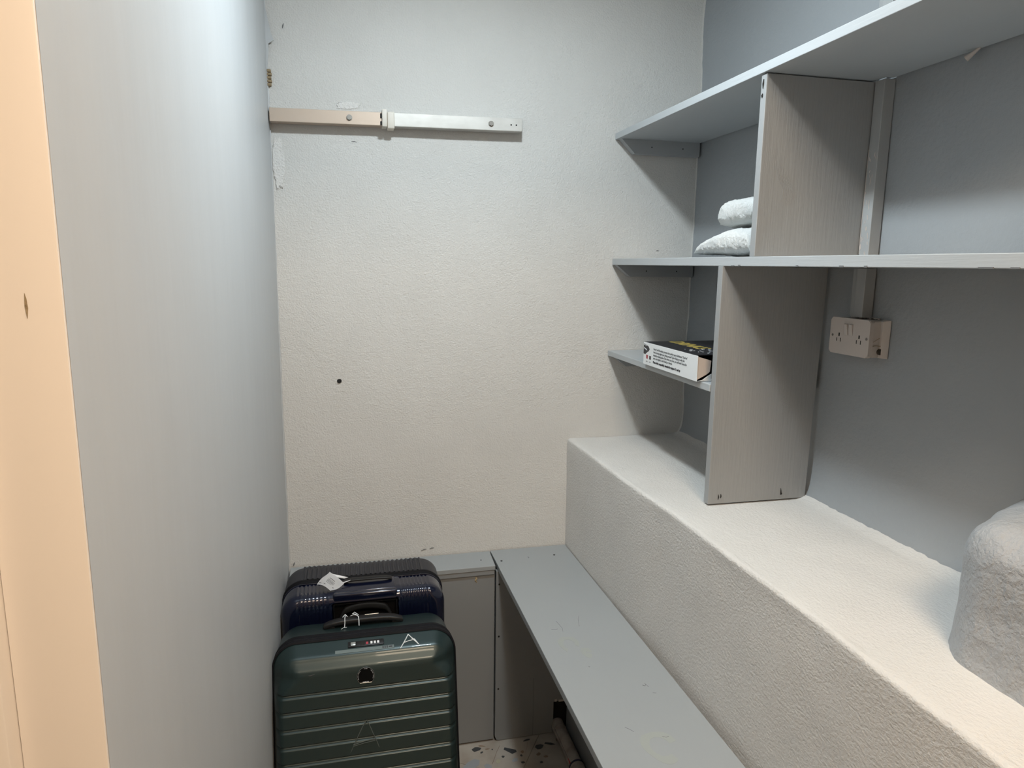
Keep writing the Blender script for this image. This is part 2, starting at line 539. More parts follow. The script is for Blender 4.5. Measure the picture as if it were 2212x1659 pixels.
# door lining seen at the left edge, header, and the walls of the room behind the camera
jamb = struct('trim_1', box(-0.2462, -0.1893, 0.530, 0.560, 0, 2.08, .0012, 2), M['cream'], 40, 'cream painted door lining')
b = prism([(-0.2000, 0.5296, 1.352), (-0.1993, 0.5296, 1.358), (-0.2000, 0.5296, 1.366), (-0.2006, 0.5296, 1.369), (-0.2010, 0.5296, 1.362), (-0.2006, 0.5296, 1.356)], (0, .0006, 0))
b = prism([(-0.2115, 0.5294, 1.425), (-0.2106, 0.5294, 1.432), (-0.2110, 0.5294, 1.438), (-0.2118, 0.5294, 1.442), (-0.2124, 0.5294, 1.434)], (0, .0008, 0))
e = obj('dent', b, M['brown'], jamb)
e['label'] = 'small brown dent'
struct('trim_2', box(-0.330, -0.2465, 0.514, 0.556, 0, 2.05, .002, 2), M['cream'], 40, 'cream painted architrave')
struct('wall_front', box(-1.72, -0.31, 0.556, 0.62, 0, 2.4), M['room'])
struct('wall_front_right', box(0.87, 1.92, 0.535, 0.60, 0, 2.4), M['room'])
struct('wall_front_header', box(-0.31, 0.87, 0.556, 0.62, 2.08, 2.4), M['room'])
struct('wall_room_left', box(-1.78, -1.72, -2.2, 0.6, 0, 2.4), M['room'])
struct('wall_room_right', box(1.92, 1.98, -2.2, 0.6, 0, 2.4), M['room'])
struct('wall_room_back', box(-1.78, 1.98, -2.26, -2.2, 0, 2.4), M['room'])

# ------------------------------------------------------------------ lamps
lt = thing('ceiling_downlight', 'round cool white downlight on the closet ceiling', 'lamp', (0.29, 1.19, 2.305))
obj('light_disc', cyl((0.29, 1.19, 2.294), (0.29, 1.19, 2.298), 0.050, 32), M['bulb'], lt, 40)
b = cyl((0.29, 1.19, 2.298), (0.29, 1.19, 2.3045), 0.062, 32)
obj('rim', b, M['lamp_white'], lt, 40)
lt = thing('ceiling_panel_lamp', 'square warm light panel on the ceiling of the outer room', 'lamp', (0.35, -0.35, 2.4))
obj('diffuser', box(0.10, 0.60, -0.60, -0.10, 2.365, 2.372), M['lamp'], lt)
obj('lamp_frame', box(0.08, 0.62, -0.62, -0.08, 2.372, 2.399), M['lamp_white'], lt)

# ------------------------------------------------------------------ marks on the back wall
def disc(cx, cz, rx, rz, y0, d, n=14, jit=0.0):
    return prism([(cx + rx * math.cos(2 * math.pi * k / n) * (1 + random.uniform(-jit, jit)), y0, cz + rz * math.sin(2 * math.pi * k / n) * (1 + random.uniform(-jit, jit))) for k in range(n)], (0, d, 0))
e = obj('drill_hole', disc(-0.031, 1.132, .0065, .0062, 1.9965, .006, 14, .08), M['dark'], wall_back)
e['label'] = 'small round drilled hole'
def ragged(cx, cz, rx, rz, y, n=90, seed=1):
    pts = []
    for k in range(n):
        t = 2 * math.pi * k / n
        j = 1 + .30 * nz(math.cos(t) * 2, math.sin(t) * 2, seed, 1.3) + .22 * nz(math.cos(t) * 9, math.sin(t) * 9, seed, 2)
        cx_, sz_ = math.cos(t), math.sin(t)
        cx_ = math.copysign(abs(cx_) ** .7, cx_); sz_ = math.copysign(abs(sz_) ** .7, sz_)
        pts.append((cx + rx * j * cx_, y, cz + rz * j * sz_))
    return prism(pts, (0, .003, 0))
e = obj('filler_patch', ragged(0.014, 1.880, .027, .009, 1.9981, 90, 2), M['patch'], wall_back)
e['label'] = 'white filler smear above the rail'
e = obj('filler_patch', ragged(-0.170, 1.720, .014, .060, 1.9978, 90, 5), M['patch'], wall_back)
e['label'] = 'white filler strip below the rail'
b = None
for (x0, z0, x1, z1, r_) in ((-.146, 2.060, -.143, 2.072, .0016), (.196, .600, .213, .603, .0012), (.222, .604, .236, .606, .0014), (-.178, .585, -.174, .596, .002),
                             (.925, 1.512, .935, 1.512, .0008), (.02, 1.788, .035, 1.787, .0008)):
    b = tube([(x0, 1.9985, z0), ((x0 + x1) / 2, 1.998, (z0 + z1) / 2 + .001), (x1, 1.9985, z1)], r_, 6, None, [r_ * .5, r_, r_ * .3])
    obj('scuff_mark', b, M['scuff'], wall_back)

# ------------------------------------------------------------------ metal rail screwed to the back wall
t = thing('wall_rail', 'flat metal rail bolted high on the back wall with a cream clip', 'rail', (0.15, 2.0, 1.82))
def rail_z(x):   # centre height along its length
    return 1.839 + (x + .19) * .0155
yf = 1.962
def bar(x0, x1, h=.0185, bev=.0012):
    return hexa([(x0, yf, rail_z(x0) - h), (x1, yf, rail_z(x1) - h), (x1, 1.995, rail_z(x1) - h), (x0, 1.995, rail_z(x0) - h),
                 (x0, yf, rail_z(x0) + h), (x1, yf, rail_z(x1) + h), (x1, 1.995, rail_z(x1) + h), (x0, 1.995, rail_z(x0) + h)], bev)
e = obj('bar', bar(-.185, .116, .0170), M['alu_warm_refl'], t); e['label'] = 'left length of the rail, warm reflection painted into its colour'
e = obj('bar', bar(.117, .487, .0175), M['alu'], t); e['label'] = 'silver right length of the rail'
zc = rail_z(.118)
b = box(.101, .114, yf - .008, 1.995, zc - .020, zc + .024, .0015)
b = box(.115, .134, yf - .005, 1.995, zc - .024, zc + .019, .003, 3, b)
e = obj('clip', b, M['clip'], t, 40); e['label'] = 'cream painted joining clip'
b = box(.0965, .1008, yf - .003, yf + .01, zc + .002, zc + .014, .001)
b = box(.0965, .1008, yf - .003, yf + .01, zc - .016, zc - .006, .001, 2, b)
obj('clip_tab', b, M['black'], t)
for x in (.016, .398):
    z = rail_z(x)
    o = obj('bolt', cyl((x, yf - .005, z), (x, yf + .001, z), .0066, 6), M['steel'], t)
    wsub('washer', cyl((x, yf - .0012, z), (x, yf + .001, z), .0078, 20), M['steel'], o, 40)
for x in (.455, .470):
    obj('screw_hole', disc(x, rail_z(x) - .001, .0022, .0022, yf - .0004, .001), M['dark'], t)

# ------------------------------------------------------------------ shelving
t = thing('shelving_unit', 'blue-grey painted wooden shelving built along the right wall above the ledge', 'shelving', (0.9, 1.3, 0.93))
XS = 0.783
# three boards; the top and middle one run out of the picture towards the door
def board(y0, y1, z, th, x0a, x0b, xr, bev=.0012, dz=(0, 0), extra=None):
    return hexa([(x0b, y0, z + dz[0]), (xr, y0, z), (xr, y1, z), (x0a, y1, z + dz[1]),
                 (x0b, y0, z + th + dz[0]), (xr, y0, z + th), (xr, y1, z + th), (x0a, y1, z + th + dz[1])], bev)
def notched(y0, y1, z, th, xf0, xf1, xr, dz=(0., 0.)):
    """board with a notch for the cable trunking at y 1.208-1.262; z sags a little"""
    poly = [(xf0, y0), (xr, y0), (xr, 1.2113), (1.0218, 1.2113), (1.0218, 1.2580), (xr, 1.2580), (xr, y1), (xf1, y1)]
    b = prism([(p[0], p[1], z + (dz[0] if p[1] == y0 and p[0] == xf0 else 0)) for p in poly], (0, 0, th))
    bmesh.ops.bevel(b, geom=b.edges[:], offset=.0010, segments=2, affect='EDGES', profile=.5)
    return b
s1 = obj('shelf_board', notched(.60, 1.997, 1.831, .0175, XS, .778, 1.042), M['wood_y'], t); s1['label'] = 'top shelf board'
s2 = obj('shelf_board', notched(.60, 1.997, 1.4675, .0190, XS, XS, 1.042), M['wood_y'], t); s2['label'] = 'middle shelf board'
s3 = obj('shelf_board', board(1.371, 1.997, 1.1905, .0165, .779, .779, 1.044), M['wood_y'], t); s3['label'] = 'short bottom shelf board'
# battens against the back wall, cut at a slant at the front
for (z, lab, h) in ((1.831, 'batten under the top shelf', .040), (1.4675, 'batten under the middle shelf', .034), (1.1905, 'batten under the short shelf', .032)):
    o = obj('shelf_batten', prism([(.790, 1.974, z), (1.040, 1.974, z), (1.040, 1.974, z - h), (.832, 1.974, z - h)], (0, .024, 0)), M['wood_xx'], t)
    o['label'] = lab
    for x in (.885, .985):
        wsub('screw_hole', disc(x, z - h * .5, .0018, .0018, 1.9735, .001), M['dark'], o)
# uprights
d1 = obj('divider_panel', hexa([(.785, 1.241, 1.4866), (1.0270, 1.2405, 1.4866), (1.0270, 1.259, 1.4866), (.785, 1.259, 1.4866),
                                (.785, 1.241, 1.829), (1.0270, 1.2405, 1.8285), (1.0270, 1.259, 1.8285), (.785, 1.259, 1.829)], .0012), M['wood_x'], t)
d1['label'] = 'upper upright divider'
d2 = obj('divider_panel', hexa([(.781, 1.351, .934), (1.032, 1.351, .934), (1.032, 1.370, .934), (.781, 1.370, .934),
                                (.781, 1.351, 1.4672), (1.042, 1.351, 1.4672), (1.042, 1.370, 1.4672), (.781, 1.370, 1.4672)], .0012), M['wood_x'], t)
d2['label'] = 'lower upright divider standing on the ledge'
# knots and chips in the divider paint
b = None
for (x, z, l) in ((.806, .950, .012), (.812, .952, .010), (.966, .953, .016), (.968, .948, .006)):
    wsub('paint_chip', tube([(x, 1.3505, z - l / 2), (x + .0008, 1.3502, z), (x, 1.3505, z + l / 2)], .0013, 6, None, [.0006, .0014, .0005]), M['dark'], d2)
b = tube([(.7842, 1.251, 1.803), (.7838, 1.2505, 1.812), (.7842, 1.250, 1.820)], .0012, 6, None, [.0006, .0016, .0006])
wsub('paint_chip', b, M['dark'], d1)
b = tube([(.7842, 1.252, 1.786), (.7838, 1.2515, 1.790), (.7842, 1.251, 1.794)], .0012, 6, None, [.0004, .0018, .0006])
wsub('paint_chip', b, M['dark'], d1)
b = None
for (y, l) in ((.985, .010), (.93, .006), (.72, .022), (.68, .012), (1.315, .012), (1.29, .008), (1.10, .006)):
    b = box(.7822, .785, y - l / 2, y + l / 2, 1.4672, 1.4692 + .001 * random.random())
    wsub('paint_chip', b, M['scuff'], s2)
# raised grain lines round a knot on both uprights
def grain(xc, zc, yface, n, sc):
    b = None
    for k in range(n):
        off = (k - n / 2) * .0042 * sc
        pts = []
        for j in range(17):
            v = j / 16
            z = zc + (v - .5) * .105 * sc
            x = xc + off + .016 * sc * math.exp(-((v - .35) / .22) ** 2) * (1 - .35 * abs(k - n / 2) / n) - (v - .5) * .020 * sc
            pts.append((x, yface - .00015, z))
        rs = [.00055 * math.sin(math.pi * (j + .5) / 17) for j in range(17)]
        b = tube(pts, .0004, 4, b, rs)
    return b
wsub('grain_ridges', grain(.838, 1.628, 1.241, 8, .8), M['wood_x'], d1, 60)
wsub('grain_ridges', grain(.952, 1.165, 1.351, 6, .8), M['wood_x'], d2, 60)

# ------------------------------------------------------------------ cable trunking and socket
t = thing('cable_trunking', 'grey painted square cable trunking running down the wall to the socket', 'trunking', (1.035, 1.235, 1.37))
for (z0, z1, lab) in ((1.3665, 1.4665, 'length below the middle shelf'), (1.4875, 1.829, 'length between the shelves'), (1.850, 2.395, 'length above the top shelf')):
    b = box(1.0225, 1.0475, 1.212, 1.238 + .0, z0, z1, .0012)
    b = box(1.030, 1.0475, 1.2375, 1.2575, z0, z1, .0012, 2, b)
    o = obj('trunking_length', b, M['trunk'], t); o['label'] = lab
b = None
for k in range(26):
    z = 1.49 + random.random() ** 1.4 * .20
    y = random.uniform(1.214, 1.236)
    b = tube([(1.0222, y, z), (1.0221, y + random.uniform(-.002, .002), z + random.uniform(.004, .012))], .0007, 5, b)
obj('paint_scrapes', b, M['plastic'], t)
b = tube([(1.0222, 1.2375, 1.495), (1.0220, 1.2378, 1.55), (1.0222, 1.2375, 1.62), (1.0222, 1.2372, 1.70)], .0006, 5)
obj('paint_scrapes', b, M['plastic'], t)

t = thing('wall_socket', 'double switched white power socket in a surface box on the right wall', 'socket', (1.04, 1.226, 1.288))
SY0, SY1, SZ0, SZ1 = 1.168, 1.284, 1.288, 1.364
def splate(x0, x1, y0, y1, z0, z1, r, bm=None):
    pts = []
    for (cy, cz, a0) in ((y1 - r, z1 - r, 0), (y0 + r, z1 - r, 90), (y0 + r, z0 + r, 180), (y1 - r, z0 + r, 270)):
        for k in range(6):
            a = R(a0 + 90 * k / 5)
            pts.append((x0, cy + r * math.cos(a), cz + r * math.sin(a)))
    b = prism(pts, (x1 - x0, 0, 0))
    return merge(bm, b)
bb = splate(1.018, 1.046, SY0 + .002, SY1 - .002, SZ0 + .001, SZ1 - .001, .003)
bmesh.ops.bevel(bb, geom=bb.edges[:], offset=.0008, segments=2, affect='EDGES')
bx = obj('back_box', bb, M['plastic2'], t, 30)
b = hexa([(1.034, SY0 - .003, SZ0 + .001), (1.048, SY0 - .009, SZ0 - .001), (1.048, SY0 + .01, SZ0 - .001), (1.034, SY0 + .01, SZ0 + .001),
          (1.034, SY0 - .003, SZ1 - .002), (1.048, SY0 - .010, SZ1 + .001), (1.048, SY0 + .01, SZ1 + .001), (1.034, SY0 + .01, SZ1 - .002)], .001)
wsub('sealant_bead', b, M['plastic2'], bx)
wsub('knockout_hole', cyl((1.036, SY0 - .0035, SZ0 + .013), (1.036, SY0 + .004, SZ0 + .013), .0064, 20), M['dark_brown'], bx, 40)
bp_ = splate(1.008, 1.0178, SY0, SY1, SZ0, SZ1, .006)
bmesh.ops.bevel(bp_, geom=bp_.edges[:], offset=.0015, segments=3, affect='EDGES')
pl = obj('face_plate', bp_, M['plastic'], t, 30)
def py(u): return SY1 - u * (SY1 - SY0)
def pz(v): return SZ1 - v * (SZ1 - SZ0)
for u in (.42, .545):
    y = py(u); z = pz(.31)
    b = hexa([(1.0075, y - .005, z - .012), (1.0085, y - .005, z - .012), (1.0085, y + .005, z - .012), (1.0075, y + .005, z - .012),
              (1.0035, y - .005, z + .011), (1.0085, y - .005, z + .012), (1.0085, y + .005, z + .012), (1.0035, y + .005, z + .011)], .0007)
    obj('rocker_switch', b, M['plastic'], t, 30)
for (u0, v0) in ((.245, .47), (.755, .47)):
    b = box(1.0076, 1.009, py(u0) - .0017, py(u0) + .0017, pz(v0) - .0035, pz(v0) + .0035)
    b = box(1.0077, 1.009, py(u0 - .055) - .0009, py(u0 - .055) + .0009, pz(v0 + .14) - .0036, pz(v0 + .14) + .0036, 0, 1, b)
    b = box(1.0077, 1.009, py(u0 + .045) - .0009, py(u0 + .045) + .0009, pz(v0 + .14) - .0040, pz(v0 + .14) + .0040, 0, 1, b)
    obj('pin_slots', b, M['dark'], t)
for u in (.075, .935):
    o = obj('screw', cyl((1.0072, py(u), pz(.50)), (1.009, py(u), pz(.50)), .0026, 16), M['steel'], t, 40)
b = tube([(1.0175, SY0 - .0006, 1.321), (1.024, SY0 + .0008, 1.3235), (1.0335, SY0 + .0010, 1.329)], .0005, 5)
b = tube([(1.0175, SY0 - .0006, 1.313), (1.026, SY0 + .0010, 1.3135), (1.0350, SY0 - .0025, 1.3125)], .0006, 5, b)
obj('pencil_mark', b, M['brown'], t)
b = None
for k in range(14):
    y = random.uniform(1.18, 1.26)
    b = box(1.040, 1.047, y, y + random.uniform(.003, .010), SZ1 - .0005, SZ1 + random.uniform(.0015, .004), .0005, 1, b)
obj('filler_crumbs', b, M['plastic'], t)

# white drip of filler hanging where the top shelf meets the wall
b = tube([(1.036, 1.016, 1.831), (1.032, 1.025, 1.824), (1.028, 1.034, 1.817)], .003, 8, None, [.002, .0035, .0055])
dr = obj('filler_drip', b, M['plastic'], None, 60)
dr['label'] = 'small pale drip of filler hanging under the back of the top shelf'
dr['category'] = 'filler'

# ------------------------------------------------------------------ towels
def towel(y0, y1, x0, x1, z0, h, taper_far, blunt, seed, droop=0.0):
    b = bmesh.new()
    nu, nv = 150, 120
    def f(u, v):
        s = u * 2 - 1                              # along y
        y = y0 + (y1 - y0) * u
        e = 1.0
        tfar = max(0, (u - (1 - taper_far)) / taper_far)
        tnear = max(0, (0.10 - u) / 0.10)
        prof = math.sqrt(max(0, 1 - tfar ** blunt)) * math.sqrt(max(0, 1 - tnear ** 2.2)) if blunt > 1.9 else (1 - tfar ** 1.5) ** .8 * math.sqrt(max(0, 1 - tnear ** 2.2))
        a = v * 2 * math.pi
        cx, cz = math.cos(a), math.sin(a)
        ex_ = .55
        sx = math.copysign(abs(cx) ** ex_, cx); sz = math.copysign(abs(cz) ** .75, cz)
        wx = (x1 - x0) / 2 * (1 - .25 * tfar ** 3)
        hz = h / 2 * max(prof, .02)
        x = (x0 + x1) / 2 + sx * wx
        base = z0 + h / 2 * (1 - (1 - prof) * .72)
        z = base + sz * hz - 0.0
        n = nz(x + seed, y, z, 14) * .004 + nz(x, y + seed, z, 45) * .0018 + nz(x, y, z + seed, 170) * .0016 + nz(y, x, z + seed, 330) * .0009
        p = Vector((x, y, z))
        nn = Vector((cx, .25 * s, cz)).normalized()
        p += nn * n
        p.z = max(p.z, z0 + (0.0 if tfar < .55 else droop * (tfar - .55)))
        return p
    vs = [[b.verts.new(f(i / nu, j / nv)) for j in range(nv)] for i in range(nu + 1)]
    for i in range(nu):
        for j in range(nv):
            b.faces.new([vs[i][j], vs[i + 1][j], vs[i + 1][(j + 1) % nv], vs[i][(j + 1) % nv]])
    b.faces.new(vs[0]); b.faces.new(vs[-1])
    return b
tw = obj('folded_towel', towel(1.272, 1.553, .792, 1.020, 1.4880, .062, .62, 1.5, 3.0, .006), M['terry'], None, 80)
tw['label'] = 'folded white terry towel lying on the middle shelf, lower of the two'
tw['category'] = 'towel'; tw['group'] = 'white towels on the middle shelf'
tw = obj('folded_towel', towel(1.274, 1.472, .815, 1.015, 1.5515, .066, .26, 2.6, 8.0), M['terry'], None, 80)
tw['label'] = 'rolled white terry towel resting on top of the other towel'
tw['category'] = 'towel'; tw['group'] = 'white towels on the middle shelf'

# ------------------------------------------------------------------ game box
t = thing('game_box', 'torn party card game box with black lid and white printed side on the short shelf', 'box', (0.9, 1.55, 1.2075))
bx0, bx1, by0, by1, bz0, bz1 = .766, 1.020, 1.408, 1.703, 1.2076, 1.2665
side = obj('printed_side', box(bx0, bx0 + .0016, by0, by1, bz0, bz1, .0004, 1), M['card_white'], t)
side['label'] = 'white printed side panel'
lid = obj('lid', hexa([(bx0 + .0005, by0 + .014, bz1 - .0012), (bx1, by0 + .014, bz1 - .0012), (bx1, by1, bz1 - .0012), (bx0 + .0005, by1, bz1 - .0012),
                       (bx0 + .0005, by0 + .014, bz1 + .0006), (bx1, by0 + .014, bz1 + .0006), (bx1, by1, bz1 + .0006), (bx0 + .0005, by1, bz1 + .0006)], .0003, None, 1), M['card_black'], t)
lid['label'] = 'black lid with gold lettering'
b = box(bx0 + .0016, bx1, by1 - .0016, by1, bz0, bz1 - .0014)
b = box(bx1 - .0016, bx1, by0 + .02, by1 - .002, bz0, bz1 - .0014, 0, 1, b)
b = box(bx0 + .0016, bx1 - .0016, by0 + .005, by1 - .002, bz0, bz0 + .0012, 0, 1, b)
obj('tray', b, M['card_black'], t)
# folded end flap, torn along the bottom
e = obj('end_flap', prism([(bx0 + .0017, by0 + .001, bz1 - .002), (bx0 + .033, by0 - .002, bz1 - .011), (bx0 + .031, by0 - .002, bz0 + .022), (bx0 + .024, by0 - .001, bz0 + .016), (bx0 + .0017, by0 + .001, bz0 + .004)], (0, .0012, 0)), M['card_raw'], t)
e['label'] = 'bare card end flap'
b = prism([(bx0 + .0017, by0 - .001, bz0 + .001), (bx0 + .034, by0 - .004, bz0 + .001), (bx0 + .033, by0 - .006, bz0 + .018), (bx0 + .022, by0 - .005, bz0 + .011), (bx0 + .012, by0 - .004, bz0 + .004)], (0, .0012, 0))
b = prism([(bx0 + .036, by0 + .000, bz0 + .001), (bx0 + .075, by0 + .002, bz0 + .001), (bx0 + .073, by0 + .0, bz0 + .017), (bx0 + .050, by0 - .004, bz0 + .019), (bx0 + .038, by0 - .003, bz0 + .012)], (0, .0012, 0), b)
e = obj('torn_edge', b, M['card_white'], t); e['label'] = 'torn white paper along the open end'
# print: text reads from far to near on the white side
MT = lambda y, z, dx=-.0004: Matrix.Translation((bx0 + dx, y, z)) @ Matrix(((0, 0, -1, 0), (-1, 0, 0, 0), (0, 1, 0, 0), (0, 0, 0, 1)))
lines = ['Party Card Novelties presents the perfect party facilitator! Tired of',
         'these boring nights just sitting around? Spice things up with this',
         'insanely amusing game. Even when you lose, you still win! Great for',
         'your next night in with family or friends.']
b = None
for k, s in enumerate(lines):
    b = text_bm(s, .0078, MT(by1 - .062, bz1 - .0150 - k * .0078) @ Matrix.Scale(.86, 4, (1, 0, 0)), .0002, b)
wsub('small_print', b, M['ink_grey'], side)
b = text_bm('Please drink responsibly. Intended for players 21 and up', .0078, MT(by1 - .062, bz0 + .0100) @ Matrix.Scale(.86, 4, (1, 0, 0)), .0002, None, 'LEFT', .00022)
wsub('bold_print', b, M['ink'], side)
# dark picture wrapped at the left end, red and black cup icons
b = prism([(bx0 - .0003, by1 - .001, bz1 - .004), (bx0 - .0003, by1 - .030, bz1 - .009), (bx0 - .0003, by1 - .038, bz1 - .016), (bx0 - .0003, by1 - .032, bz1 - .022), (bx0 - .0003, by1 - .022, bz1 - .026), (bx0 - .0003, by1 - .012, bz1 - .032), (bx0 - .0003, by1 - .001, bz1 - .031)], (.0004, 0, 0))
wsub('picture_print', b, M['ink'], side)
b = prism([(bx0 - .0006, by1 - .003, bz1 - .014), (bx0 - .0006, by1 - .018, bz1 - .017), (bx0 - .0006, by1 - .024, bz1 - .021), (bx0 - .0006, by1 - .016, bz1 - .0195), (bx0 - .0006, by1 - .003, bz1 - .0165)], (.0003, 0, 0))
b = prism([(bx0 - .0006, by1 - .001, bz1 - .005), (bx0 - .0006, by1 - .020, bz1 - .0085), (bx0 - .0006, by1 - .020, bz1 - .0095), (bx0 - .0006, by1 - .001, bz1 - .0065)], (.0003, 0, 0), b)
wsub('picture_print', b, M['white_print'], side)
def cup(yc, zc, w, h, dx):
    return prism([(bx0 + dx, yc + w, zc + h), (bx0 + dx, yc - w, zc + h), (bx0 + dx, yc - w * .85, zc - h), (bx0 + dx, yc + w * .85, zc - h)], (.0004, 0, 0))
wsub('cup_icon', cup(by1 - .0235, bz0 + .0215, .0055, .0050, -.0003), M['red_print'], side)
wsub('cup_icon', cup(by1 - .0425, bz0 + .0210, .0055, .0048, -.0003), M['ink'], side)
b = text_bm('to do', .0040, MT(by1 - .019, bz0 + .0085), .0002)
b = text_bm('to do', .0040, MT(by1 - .038, bz0 + .0085), .0002, b)
wsub('icon_caption', b, M['ink_grey'], side)
# gold title letters and white specks on the lid
TT = Matrix.Translation((bx0 + .065, by1 - .012, bz1 + .0007)) @ Matrix(((0, 1, 0, 0), (-1, 0, 0, 0), (0, 0, 1, 0), (0, 0, 0, 1)))
b = text_bm('DRINKS', .055, TT @ Matrix.Scale(.85, 4, (1, 0, 0)), .0001, None, 'LEFT', .001)
wsub('gold_title', b, M['gold'], lid)
b = None
for k in range(34):
    x = bx0 + random.uniform(.02, .13); y = by0 + random.uniform(.025, .12)
    a = random.uniform(.0012, .005)
    b = prism([(x - a, y, bz1 + .0007), (x, y - a * .8, bz1 + .0007), (x + a, y, bz1 + .0007), (x, y + a * .7, bz1 + .0007)], (0, 0, .0002), b)
for (x, y, l) in ((.845, 1.455, .012), (.86, 1.49, .010), (.83, 1.43, .010)):
    b = box(x - .003, x + .003, y - l, y + l, bz1 + .0006, bz1 + .0009, 0, 1, b)
wsub('white_specks', b, M['white_print'], lid)

# ------------------------------------------------------------------ boxed bench along back and right side
t = thing('boxed_bench', 'low grey painted wooden bench with boxed back under the ledge', 'bench', (0.45, 1.9, 0.0))
bt = obj('bench_top', hexa([(.423, .57, .5645), (.676, .57, .5645), (.6555, 1.995, .5645), (.411, 1.995, .5645),
                            (.423, .57, .5825), (.676, .57, .5825), (.6555, 1.995, .5825), (.411, 1.995, .5825)], .0014), M['bench'], t)
bt['label'] = 'long bench top board'
obj('box_lid', hexa([(-.185, 1.886, .568), (.405, 1.886, .568), (.4085, 1.995, .568), (-.185, 1.995, .568),
                     (-.185, 1.886, .5815), (.405, 1.886, .5815), (.4085, 1.995, .5815), (-.185, 1.995, .5815)], .0012), M['bench'], t)
obj('lid_rail', box(-.183, .403, 1.888, 1.905, .553, .5675, .001), M['panel'], t)
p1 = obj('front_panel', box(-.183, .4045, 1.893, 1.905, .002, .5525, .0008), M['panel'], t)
p1['label'] = 'wide plain front panel behind the suitcases'
pts = [(.4075, .016), (.412, .005), (.420, .002), (.5955, .002), (.5955, .108), (.650, .112), (.650, .563), (.4075, .563)]
b = tube([(.346, 1.8925, .549), (.349, 1.892, .543), (.345, 1.892, .538), (.350, 1.8925, .531)], .002, 6, None, [.0012, .003, .0022, .0012])
wsub('paint_flake', b, M['paint_flake'], p1)
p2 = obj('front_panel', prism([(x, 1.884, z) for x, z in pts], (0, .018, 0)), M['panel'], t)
p2['label'] = 'narrow panel under the bench, notched for the pipe'
wsub('panel_seam', box(.5285, .5295, 1.8835, 1.8845, .004, .20), M['scuff'], p2)
b = box(.598, .606, 1.8825, 1.888, .1085, .1165, .0006, 1)
b = box(.612, .634, 1.8822, 1.888, .1065, .1135, .0006, 1, b)
e = wsub('torn_paint', b, M['plastic'], p2)
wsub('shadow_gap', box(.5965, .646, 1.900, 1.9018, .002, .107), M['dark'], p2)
for z in (.522, .353, .178):
    wsub('screw_hole', disc(.4165, z, .0028, .0032, 1.8836, .001), M['dark'], p2)
for (x, y) in ((.429, 1.913), (.598, 1.923)):
    wsub('screw_hole', cyl((x, y, .5823), (x, y, .5829), .0035, 12), M['dark'], bt)
wsub('screw_hole', cyl((.370, 1.934, .5813), (.370, 1.934, .5819), .0026, 12), M['dark'], bt)
b = None
for (pts, r_) in (([(.514, 1.915), (.517, 1.921), (.514, 1.925)], .0012), ([(.487, 1.535), (.492, 1.50), (.489, 1.485)], .0006), ([(.536, 1.50), (.545, 1.535), (.552, 1.55)], .0006),
                  ([(.464, 1.50), (.474, 1.497), (.480, 1.499)], .0006), ([(.59, 1.24), (.594, 1.236), (.597, 1.24)], .0012), ([(.597, 1.245), (.600, 1.232)], .0008),
                  ([(.56, 1.08), (.566, 1.076), (.572, 1.078)], .0008), ([(.50, 1.12), (.507, 1.112), (.512, 1.104)], .0006), ([(.60, 1.21), (.607, 1.208)], .0006),
                  ([(.50, 1.33), (.503, 1.328)], .0010)):
    wsub('scuff_mark', tube([(p[0], p[1], .5826) for p in pts], r_ * .55, 5), M['scuff'], bt)
def ring_patch(cx, cy, r0, r1, a0, a1, ysc, bm=None):
    pts = []
    n = 22
    for k in range(n + 1):
        a = R(a0 + (a1 - a0) * k / n); rr = r1 * (1 + .08 * math.sin(3 * a))
        pts.append((cx + rr * math.cos(a), cy + rr * ysc * math.sin(a), .58248))
    for k in range(n, -1, -1):
        a = R(a0 + (a1 - a0) * k / n)
        pts.append((cx + r0 * math.cos(a), cy + r0 * ysc * math.sin(a), .58248))
    return prism(pts, (0, 0, .0002), bm)
for a_ in ((.486, 1.425, .014, .024, -20, 230, 1.6), (.515, 1.385, .002, .012, 0, 330, 1.8), (.545, 1.055, .020, .034, 10, 300, 1.3)):
    e = wsub('faint_stain', ring_patch(*a_), M['stain'], bt)
    e['label'] = 'faint yellowish stain'

sk = obj('floor_batten', hexa([(.651, .60, .001), (.664, .60, .001), (.6565, 1.88, .001), (.6375, 1.88, .001),
                               (.651, .60, .088), (.664, .60, .088), (.6565, 1.88, .088), (.6375, 1.88, .088)], .001), M['panel'], None)
sk['label'] = 'grey batten on the floor against the foot of the ledge, behind the pipe'
sk['category'] = 'batten'

t = thing('floor_pipe', 'dusty off-white plastic pipe along the floor beneath the bench', 'pipe', (0.61, 1.5, 0.0))
obj('pipe', cyl((.612, .70, .0215), (.612, 1.897, .0215), .0205, 28), M['pvc'], t, 40)
obj('socket_joint', cyl((.612, .72, .0225), (.612, 1.694, .0225), .0220, 28), M['pvc'], t, 40)
obj('seal_ring', cyl((.612, 1.694, .0228), (.612, 1.700, .0228), .0226, 28), M['collar'], t, 40)
obj('end_ring', cyl((.612, 1.862, .0220), (.612, 1.866, .0220), .0213, 28), M['pvc'], t, 40)
a = R(150)
b = tube([(.612 + .0207 * math.cos(a), 1.725, .0215 + .0207 * math.sin(a)), (.612 + .0207 * math.cos(a), 1.704, .0215 + .0207 * math.sin(a))], .0016, 6, None, [.0008, .0024])
obj('red_mark', b, M['redmark'], t)
b = tube([(.612 + .0206 * math.cos(a), 1.86, .0215 + .0206 * math.sin(a)), (.612 + .0206 * math.cos(a), 1.70, .0215 + .0206 * math.sin(a))], .0005, 5)
obj('printed_line', b, M['collar'], t)

